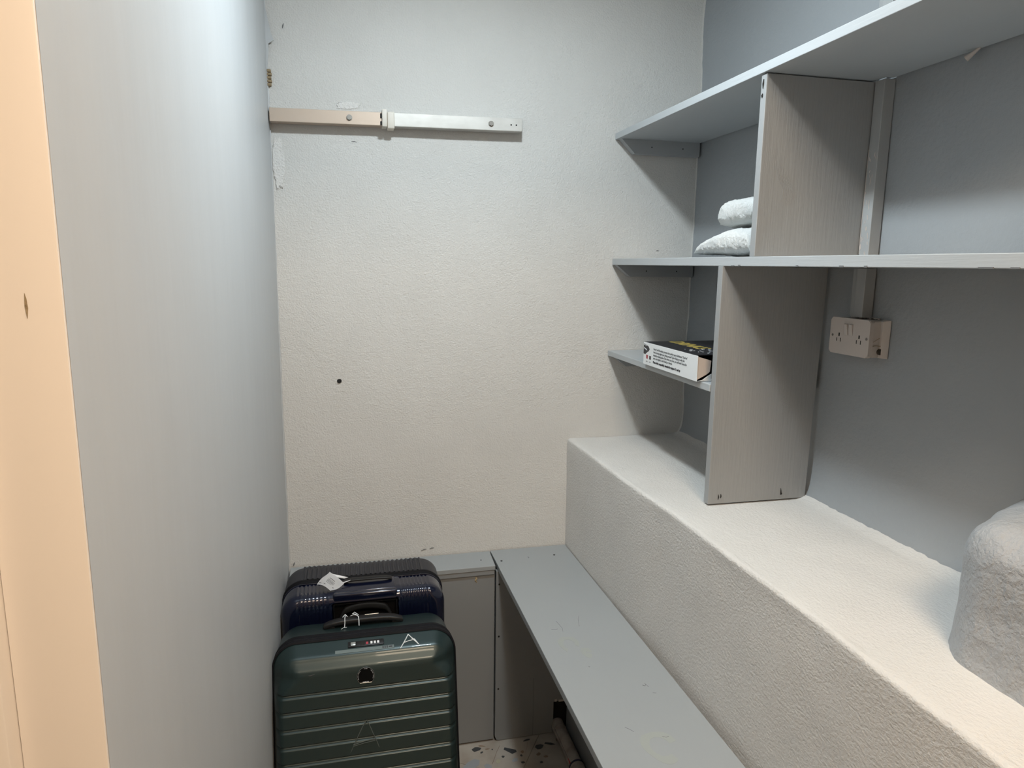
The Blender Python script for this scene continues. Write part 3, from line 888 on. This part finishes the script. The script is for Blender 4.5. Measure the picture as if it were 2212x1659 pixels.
# ------------------------------------------------------------------ suitcases
def rdist(x, z, W, H, r):
    """inside distance to a rounded rectangle, x centred, z 0..H"""
    qx = abs(x) - (W / 2 - r); qz = abs(z - H / 2) - (H / 2 - r)
    return -(min(max(qx, qz), 0) + math.hypot(max(qx, 0), max(qz, 0)) - r)
def halfw(z, W, H, r):
    dz = abs(z - H / 2) - (H / 2 - r)
    if dz <= 0:
        return W / 2
    return W / 2 - r + math.sqrt(max(0, r * r - dz * dz))
def lerp_tab(tab, d):
    if d <= tab[0][0]:
        return tab[0][1]
    for (a, b_) in zip(tab, tab[1:]):
        if d <= b_[0]:
            t = (d - a[0]) / (b_[0] - a[0])
            return a[1] + (b_[1] - a[1]) * t
    return tab[-1][1]
def smooth_tab(tab, rad=.004):
    n = 240; dm = tab[-1][0] * 1.15
    raw = [lerp_tab(tab, dm * k / n) for k in range(n + 1)]
    w = max(1, int(rad / dm * n))
    sm = []
    for k in range(n + 1):
        lo, hi = max(0, k - w), min(n, k + w)
        hw = min(k - lo, hi - k)
        sm.append(sum(raw[k - hw:k + hw + 1]) / (2 * hw + 1))
    def f(d):
        t = max(0, min(n - 1e-6, d / dm * n))
        i = int(t)
        return sm[i] + (sm[i + 1] - sm[i]) * (t - i)
    return f
def shell(W, H, r, prof, disp, yface, sgn, yseam, step, cols, ridge=None, dense=0.04, side=0.0):
    zs = []
    z = 0.0
    k = 0
    edge = [0, .00015, .0006, .0014, .0025, .004, .0055, .0075, .0095, .012, .0145, .017, .0195, .022, .025, .028, .031, .034, .037]
    zs = [e_ for e_ in edge]
    z = dense
    while z < H - dense:
        zs.append(z); z += step
    zs += [H - e_ for e_ in reversed(edge)]
    b = bmesh.new()
    rows = []
    for z in zs:
        hw = halfw(z, W, H, r)
        row = []
        for s in cols:
            x = s * hw
            d = max(0, rdist(x, z, W, H, r))
            # the bevel is steeper along the sides than along the top
            de = d * (1 + side * sstep(H - .060, H - .120, z))
            y = yface + sgn * (prof(de) + disp(x, z, d))
            zz = z + (ridge(x) * (1 if z > H / 2 else -1) * sstep(.03, .0, min(z, H - z)) if ridge else 0)
            row.append(b.verts.new((x, y, zz)))
        rows.append(row)
    for i in range(len(rows) - 1):
        for j in range(len(cols) - 1):
            b.faces.new([rows[i][j], rows[i][j + 1], rows[i + 1][j + 1], rows[i + 1][j]])
    loop = rows[0][:] + [rw[-1] for rw in rows[1:-1]] + list(reversed(rows[-1])) + [rw[0] for rw in reversed(rows[1:-1])]
    prev = loop
    for k in range(1, 5):
        ring = []
        for v in loop:
            y = v.co.y + (yseam - v.co.y) * k / 4
            ring.append(b.verts.new((v.co.x, y, v.co.z)))
        n = len(loop)
        for i in range(n):
            b.faces.new([prev[i], prev[(i + 1) % n], ring[(i + 1) % n], ring[i]])
        prev = ring
    return b
def outline(W, H, r, off, n=14):
    pts = []
    for (cx, cz, a0) in ((W / 2 - r, H - r, 0), (-(W / 2 - r), H - r, 90), (-(W / 2 - r), r, 180), (W / 2 - r, r, 270)):
        for k in range(n + 1):
            a = R(a0 + 90 * k / n)
            pts.append((cx + (r + off) * math.cos(a), cz + (r + off) * math.sin(a)))
    return pts
def sweep(W, H, r, prof, bm=None):
    b = bmesh.new()
    rings = []
    for (y, off) in prof:
        rings.append([b.verts.new((p[0], y, p[1])) for p in outline(W, H, r, off)])
    n = len(rings[0])
    for i in range(len(rings) - 1):
        for k in range(n):
            b.faces.new([rings[i][k], rings[i][(k + 1) % n], rings[i + 1][(k + 1) % n], rings[i + 1][k]])
    return merge(bm, b)
def loft_x(sections, bm=None, bev=.2):
    """sections: (x, yc, zc, hy, hz); soft rectangular cross-sections joined along x"""
    b = bmesh.new()
    rings = []
    for (x, yc, zc, hy, hz) in sections:
        ring = []
        for k in range(16):
            a = 2 * math.pi * (k + .5) / 16
            cy, cz = math.cos(a), math.sin(a)
            ring.append(b.verts.new((x, yc + hy * math.copysign(abs(cy) ** .5, cy), zc + hz * math.copysign(abs(cz) ** .5, cz))))
        rings.append(ring)
    for i in range(len(rings) - 1):
        for k in range(16):
            b.faces.new([rings[i][k], rings[i][(k + 1) % 16], rings[i + 1][(k + 1) % 16], rings[i + 1][k]])
    b.faces.new(rings[0]); b.faces.new(list(reversed(rings[-1])))
    return merge(bm, b)
def wheels(t, W, D, zc=-.020, r=.019):
    for sx in (-1, 1):
        for y in (.035, D - .035):
            x = sx * (W / 2 - .045)
            h = obj('wheel_housing', cyl((x, y, -.016), (x, y, .004), .018, 20, .024), M['black'], t, 40)
            w = obj('wheel', cyl((x - .010, y, zc), (x + .010, y, zc), r, 24), M['rubber'], t, 40)

# --- green case, leaning back against the blue one
GW, GH, GD, GR = .408, .556, .220, .052
t = thing('suitcase', 'dark green ribbed hard-shell suitcase with a white painted letter A, standing in front', 'suitcase',
          (0.018, 1.326, 0.0885), None, (R(-13), 0, 0), worldspace=False)
tab = [(0, .050), (.003, .0455), (.025, .0140), (.033, .0115), (.050, .0020), (.060, 0)]
prof = smooth_tab(tab, .0035)
GROOVES = [.4585 - .0362 * k for k in range(13)]
def gdisp(x, z, d):
    fade = sstep(.002, .012, d)
    out = 0
    zz = z - .004 * sstep(GW / 2 - .030, GW / 2, abs(x)) ** 2
    for g in GROOVES:
        u = zz - g
        if -.009 < u < .004:
            dep = .0052
            if u < 0:
                v = dep * sstep(-.0085, -.0004, u)
            else:
                v = dep * (1 - sstep(.0006, .0022, u))
            out = max(out, v)
    # the upper panel is a little proud of the ribbed field
    out += .0012 * (1 - sstep(.455, .462, zz)) * 0
    return out * fade
cols = [math.sin(math.pi / 2 * (2 * k / 56 - 1)) for k in range(57)]
fs = obj('front_shell', shell(GW, GH, GR, prof, gdisp, 0.0, 1, .050, .00125, cols, side=1.9), M['green_shell'], t, 50)
tabr = [(0, .030), (.004, .018), (.010, .010), (.020, .004), (.035, 0)]
colr = [math.sin(math.pi / 2 * (2 * k / 30 - 1)) for k in range(31)]
obj('rear_shell', shell(GW, GH, GR, smooth_tab(tabr, .002), lambda x, z, d: 0, GD, -1, .092, .012, colr), M['green_shell'], t, 50)
obj('zipper', sweep(GW, GH, GR, [(.046, -.001), (.0475, .0025), (.056, .003), (.058, .0005), (.060, .0), (.062, .002), (.068, .0025), (.070, .002), (.072, -.0005),
                                 (.076, -.0005), (.078, .002), (.0845, .003), (.0945, .0025), (.097, -.001)]), M['zip'], t, 50)
fcy = lambda tt: .0455 - .0315 * tt
fcz = lambda tt: GH - .003 - .022 * tt
fn = Vector((0, -.572, .820))
def fac(x, tt, h=.0):
    return Vector((x, fcy(tt), fcz(tt))) + fn * h
def facbox(x0, x1, t0, t1, h0, h1, bev=0, bm=None):
    return hexa([fac(x0, t1, h0), fac(x1, t1, h0), fac(x1, t0, h0), fac(x0, t0, h0), fac(x0, t1, h1), fac(x1, t1, h1), fac(x1, t0, h1), fac(x0, t0, h1)], bev, bm)
lk = obj('combination_lock', facbox(-.040, .040, .20, .60, -.001, .0022, .001), M['black'], t, 40)
b = facbox(-.034, -.023, .28, .52, .002, .0040, .0008)
wsub('lock_button', b, M['silver'], lk, 40)
b = None
for k in range(3):
    b = facbox(.010 + k * .0075, .0145 + k * .0075, .33, .50, .002, .0030, 0, b)
wsub('number_wheels', b, M['white_print'], lk)
wsub('red_diamond', facbox(.000, .005, .34, .50, .002, .0027), M['red_print'], lk)
b = facbox(-.013, -.009, .30, .56, .0018, .0026, 0)
b = facbox(-.007, -.003, .30, .56, .0018, .0026, 0, b)
wsub('zipper_slots', b, M['dark'], lk)
st = obj('sticker', facbox(-.068, .062, .70, .93, -.0004, .0007), M['sticker'], t)
st['label'] = 'worn translucent label strip below the lock'
b = None
for k in range(3):
    b = facbox(.036 + k * .0045, .039 + k * .0045, .72, .88, .0006, .0010, 0, b)
b = facbox(.050, .058, .76, .86, .0006, .0010, 0, b)
wsub('sticker_print', b, M['ink'], st)
# painted white letter A: two legs, cross stroke and a hooked end
b = tube([fac(.076, 1.02, .0006), fac(.083, .72, .0008), fac(.091, .35, .0008), fac(.096, .10, .0008)], .0011, 6)
b = tube([fac(.096, .10, .0008), fac(.103, .35, .0008), fac(.111, .62, .0008), fac(.117, .86, .0006)], .0011, 6, b)
b = tube([fac(.084, .66, .0008), fac(.096, .56, .0008), fac(.107, .52, .0008), fac(.116, .82, .0006)], .0009, 6, b)
b = tube([fac(.103, .44, .0008), fac(.109, .46, .0008), fac(.118, .88, .0006)], .0008, 6, b)
e = obj('painted_letter', b, M['chalk'], t); e['label'] = 'white painted letter A'
# scratched faint A low on the front
b = tube([(-.040, .0006, .322), (-.026, -.0008, .350), (-.012, .0004, .376), (-.006, -.0006, .384), (-.004, -.0006, .388)], .0009, 5)
b = tube([(-.003, -.0006, .388), (.003, .0004, .374), (.010, -.0008, .356), (.016, -.0006, .342), (.022, .0004, .325)], .0009, 5, b)
b = tube([(-.034, -.0004, .338), (-.010, -.0006, .343), (.010, -.0006, .345), (.020, -.0002, .343)], .0009, 5, b)
b = tube([(-.034, -.0004, .335), (-.010, -.0006, .339), (.014, -.0006, .341)], .0007, 5, b)
e = obj('scratched_letter', b, M['scratch'], t); e['label'] = 'faint scratched letter A'
# round badge, flat at the bottom, with lettering round its rim
cxb, czb, rb = -.003, .4835, .0188
def badge(rad, y0, d):
    pts = []
    for k in range(49):
        a = R(-50 + 280 * k / 48)
        pts.append((cxb + rad * math.cos(a), y0, czb + rad * math.sin(a)))
    return prism(pts, (0, d, 0))
bd = obj('badge', badge(rb, -.0012, .003), M['badge_black'], t)
b = None
def arc_text(s, r_, a_mid, size, span, bm, inward=False):
    n = len(s)
    for i, ch in enumerate(s):
        if ch == ' ':
            continue
        a = a_mid + span / 2 - span * (i + .5) / n
        px = cxb + r_ * math.cos(R(a)); pz_ = czb + r_ * math.sin(R(a))
        rot = R(a - 90)
        mt = Matrix.Translation((px, -.0014, pz_)) @ Matrix.Rotation(-rot, 4, 'Y') @ Matrix.Rotation(R(90), 4, 'X')
        bm = text_bm(ch, size, mt, .0001, bm, 'CENTER', .00002)
    return bm
b = arc_text('1946', .0156, 90, .0026, 30, b)
b = arc_text('DELSEY PARIS', .0160, 168, .0020, 70, b)
b = arc_text('DELSEY PARIS', .0160, 12, .0020, 70, b)
b = text_bm('DELSEY PARIS', .0022, Matrix.Translation((cxb, -.0014, czb - .0132)) @ Matrix.Rotation(R(90), 4, 'X'), .0001, b, 'CENTER', .00008)
e = wsub('badge_lettering', b, M['white_print'], bd)
b = tube([(cxb - .0125, -.0013, czb - .0143), (cxb + .0125, -.0013, czb - .0143)], .00035, 5)
b = tube([(cxb + (rb + .0002) * math.cos(R(k)), -.0008, czb + (rb + .0002) * math.sin(R(k))) for k in range(-50, 231, 7)], .0003, 5, b)
wsub('badge_rim', b, M['silver'], bd, 60)
# carry handle on top
secs = []
for k in range(29):
    s = -1 + 2 * k / 28
    z = GH + .0040 + .0090 * (1 - abs(s) ** 4)
    secs.append((-.003 + s * .093, .150 - .004 * s * s, z, .0165 * (1 - .25 * abs(s) ** 6), .0065))
hd = obj('carry_handle', loft_x(secs), M['black'], t, 50)
wsub('handle_badge', box(.000, .034, .157, .1618, GH + .0190, GH + .0203, .0005), M['silver'], hd)
for x_ in (-.098, .064):
    wsub('handle_mount', box(x_, x_ + .028, .136, .164, GH - .002, GH + .007, .003, 2), M['black'], hd, 40)
# white cords knotted round the handle
b = tube([(-.048, .128, GH + .002), (-.047, .132, GH + .012), (-.047, .136, GH + .022), (-.046, .150, GH + .024)], .0010, 6)
b = tube([(-.052, .146, GH + .0215), (-.046, .152, GH + .0265), (-.041, .147, GH + .0215)], .0012, 6, b)
b = tube([(-.056, .120, GH + .001), (-.050, .124, GH + .003), (-.043, .128, GH + .002)], .0007, 6, b)
b = tube([(-.014, .128, GH + .003), (-.014, .133, GH + .014), (-.015, .138, GH + .022), (-.022, .150, GH + .025), (-.029, .156, GH + .025), (-.024, .158, GH + .028), (-.015, .146, GH + .024)], .0011, 6, b)
b = tube([(-.034, .150, GH + .022), (-.026, .150, GH + .024), (-.018, .142, GH + .024)], .0007, 6, b)
e = obj('tied_cord', b, M['chalk'], t, 60); e['label'] = 'white string knotted on the handle'
b = tube([(-.125, .0006, .498), (-.121, .0002, .4975), (-.116, .0004, .499), (-.112, .0006, .5)], .0007, 5, None, [.0006, .0012, .0009, .0004])
obj('scuff', b, M['ink'], t)
wheels(t, GW, GD)

# --- blue case standing upright behind
BW, BH, BD, BR = .412, .600, .203, .052
t2 = thing('suitcase', 'glossy navy blue ribbed suitcase with a white airline tag, standing behind the green one', 'suitcase',
           (0.020, 1.672, 0.0395), None, (0, 0, 0), worldspace=False)
def ribf(x):
    ax = abs(x)
    if .090 < ax < .166:
        return -.0022 * (math.sin((ax - .090) / .0095 * math.pi) ** 2)
    return 0
def bdisp(x, z, d):
    rr = ribf(x) * -1 * sstep(.002, .014, d)
    # recess for the pull handle
    a = sstep(.083, .078, abs(x - .002)) * sstep(BH - .020, BH - .028, z) * sstep(BH - .110, BH - .100, z)
    return rr + .022 * a
colsb = [k / 130 * 2 - 1 for k in range(131)]
colsb = sorted(set(colsb + [1 - e_ for e_ in (.002, .006, .01)] + [-1 + e_ for e_ in (.002, .006, .01)]))
tabb = [(0, .022), (.0015, .0165), (.0045, .0105), (.009, .0055), (.015, .0018), (.022, 0)]
bfs = obj('front_shell', shell(BW, BH, BR, smooth_tab(tabb, .0012), bdisp, 0, 1, .080, .0035, colsb, ribf), M['blue_shell'], t2, 50)
def ribr(x):
    ax = abs(x)
    return .0042 * math.sin(x / .0125 * math.pi) ** 2 if ax < .156 else 0
rs_ = obj('rear_shell', shell(BW, BH, BR, smooth_tab(tabb, .0015), lambda x, z, d: 0, BD, -1, .104, .012, [k / 170 * 2 - 1 for k in range(171)], ribr), M['blue_shell_rear'], t2, 50)
rs_['label'] = 'scuffed dark rear half with scalloped ribs'
obj('zipper', sweep(BW, BH, BR, [(.0795, -.001), (.080, .0015), (.083, .002), (.084, .0005), (.086, .003), (.090, .0035), (.091, .001), (.094, .001), (.095, .003), (.100, .0035), (.104, .0022), (.105, -.001)]), M['zip'], t2, 50)
obj('piping', sweep(BW, BH, BR, [(.0770, .0003), (.0775, .0016), (.0790, .0016), (.0796, .0003)]), M['blue_shell'], t2, 50)
# smooth raised centre block on top, with a flat black carry handle behind it
b = hexa([(-.076, .016, BH - .018), (.080, .016, BH - .018), (.078, .074, BH - .002), (-.074, .074, BH - .002),
          (-.076, .016, BH + .0015), (.080, .016, BH + .0015), (.078, .074, BH + .0045), (-.074, .074, BH + .0045)], .0025, None, 3)
b = box(-.078, .082, .0015, .018, BH - .024, BH + .0012, .005, 4, b)
obj('centre_block', b, M['blue_shell'], t2, 50)
secs = []
for k in range(21):
    s = -1 + 2 * k / 20
    secs.append((.010 + s * .062, .060, BH + .0065 + .005 * (1 - s ** 6), .0085, .0028))
h2 = obj('carry_handle', loft_x(secs), M['black'], t2, 50)
# black tray and arched grip of the telescopic handle on the near side
b = box(-.0765, .0805, .0215, .0225, BH - .104, BH - .026)
b = box(-.0775, -.0755, .001, .0225, BH - .104, BH - .026, 0, 1, b)
b = box(.0795, .0815, .001, .0225, BH - .104, BH - .026, 0, 1, b)
b = box(-.0765, .0805, .003, .0225, BH - .0275, BH - .0255, 0, 1, b)
obj('handle_recess', b, M['black'], t2)
secs = []
for k in range(25):
    s = -1 + 2 * k / 24
    z = BH - .036 - .016 * s * s - (.022 * (abs(s) - .8) / .2 if abs(s) > .8 else 0)
    secs.append((.002 + s * .066, .010, z, .009, .0085))
g = obj('pull_grip', loft_x(secs), M['rubber'], t2, 50)
# crumpled airline tag
b = bmesh.new()
nu, nv = 10, 8
P = [[None] * (nv + 1) for _ in range(nu + 1)]
c00 = Vector((-.118, .040, BH + .016)); c10 = Vector((-.086, .066, BH + .038)); c11 = Vector((-.050, .036, BH + .012)); c01 = Vector((-.084, .014, BH + .006))
for i in range(nu + 1):
    for j in range(nv + 1):
        u, v = i / nu, j / nv
        p = c00 * (1 - u) * (1 - v) + c10 * u * (1 - v) + c11 * u * v + c01 * (1 - u) * v
        p += Vector((0, -.2, 1)) * (.0045 * math.sin(v * 3.2) * (1 - u * .3) + .003 * math.sin(u * 5 + v * 2))
        P[i][j] = b.verts.new(p)
for i in range(nu):
    for j in range(nv):
        b.faces.new([P[i][j], P[i + 1][j], P[i + 1][j + 1], P[i][j + 1]])
bmesh.ops.solidify(b, geom=b.faces[:], thickness=.0005)
tg = obj('airline_tag', b, M['paper'], t2, 60); tg['label'] = 'crumpled white airline tag'
# ribbon of the tag, looped round the handle
b = hexa([(-.060, .040, BH + .011), (-.036, .050, BH + .013), (-.034, .054, BH + .013), (-.058, .046, BH + .011),
          (-.060, .040, BH + .0118), (-.036, .050, BH + .0138), (-.034, .054, BH + .0138), (-.058, .046, BH + .0118)])
b = hexa([(-.084, .058, BH + .026), (-.050, .066, BH + .0135), (-.040, .070, BH + .0135), (-.080, .068, BH + .028),
          (-.084, .058, BH + .0266), (-.050, .066, BH + .0142), (-.040, .070, BH + .0142), (-.080, .068, BH + .0286)], 0, b)
wsub('tag_ribbon', b, M['paper'], tg)
# print on the tag as thin strokes following its surface
b = None
def tagp(u, v, h=.0008):
    p = c00 * (1 - u) * (1 - v) + c10 * u * (1 - v) + c11 * u * v + c01 * (1 - u) * v
    p += Vector((0, -.2, 1)) * (.0045 * math.sin(v * 3.2) * (1 - u * .3) + .003 * math.sin(u * 5 + v * 2))
    return p + Vector((-.1, -.45, .9)) * h
for (u, v0, v1, r_) in ((.72, .30, .62, .0006), (.60, .28, .72, .00035), (.52, .30, .74, .00035), (.44, .32, .76, .00035), (.34, .35, .72, .0003), (.12, .06, .22, .0006), (.14, .40, .50, .0006), (.30, .86, .92, .0009)):
    b = tube([tagp(u, v0 + (v1 - v0) * k / 6) for k in range(7)], r_, 4, b)
wsub('tag_print', b, M['ink_grey'], tg)
wheels(t2, BW, BD)

for o in bpy.data.objects:
    if 'w' in o.keys():
        del o['w']
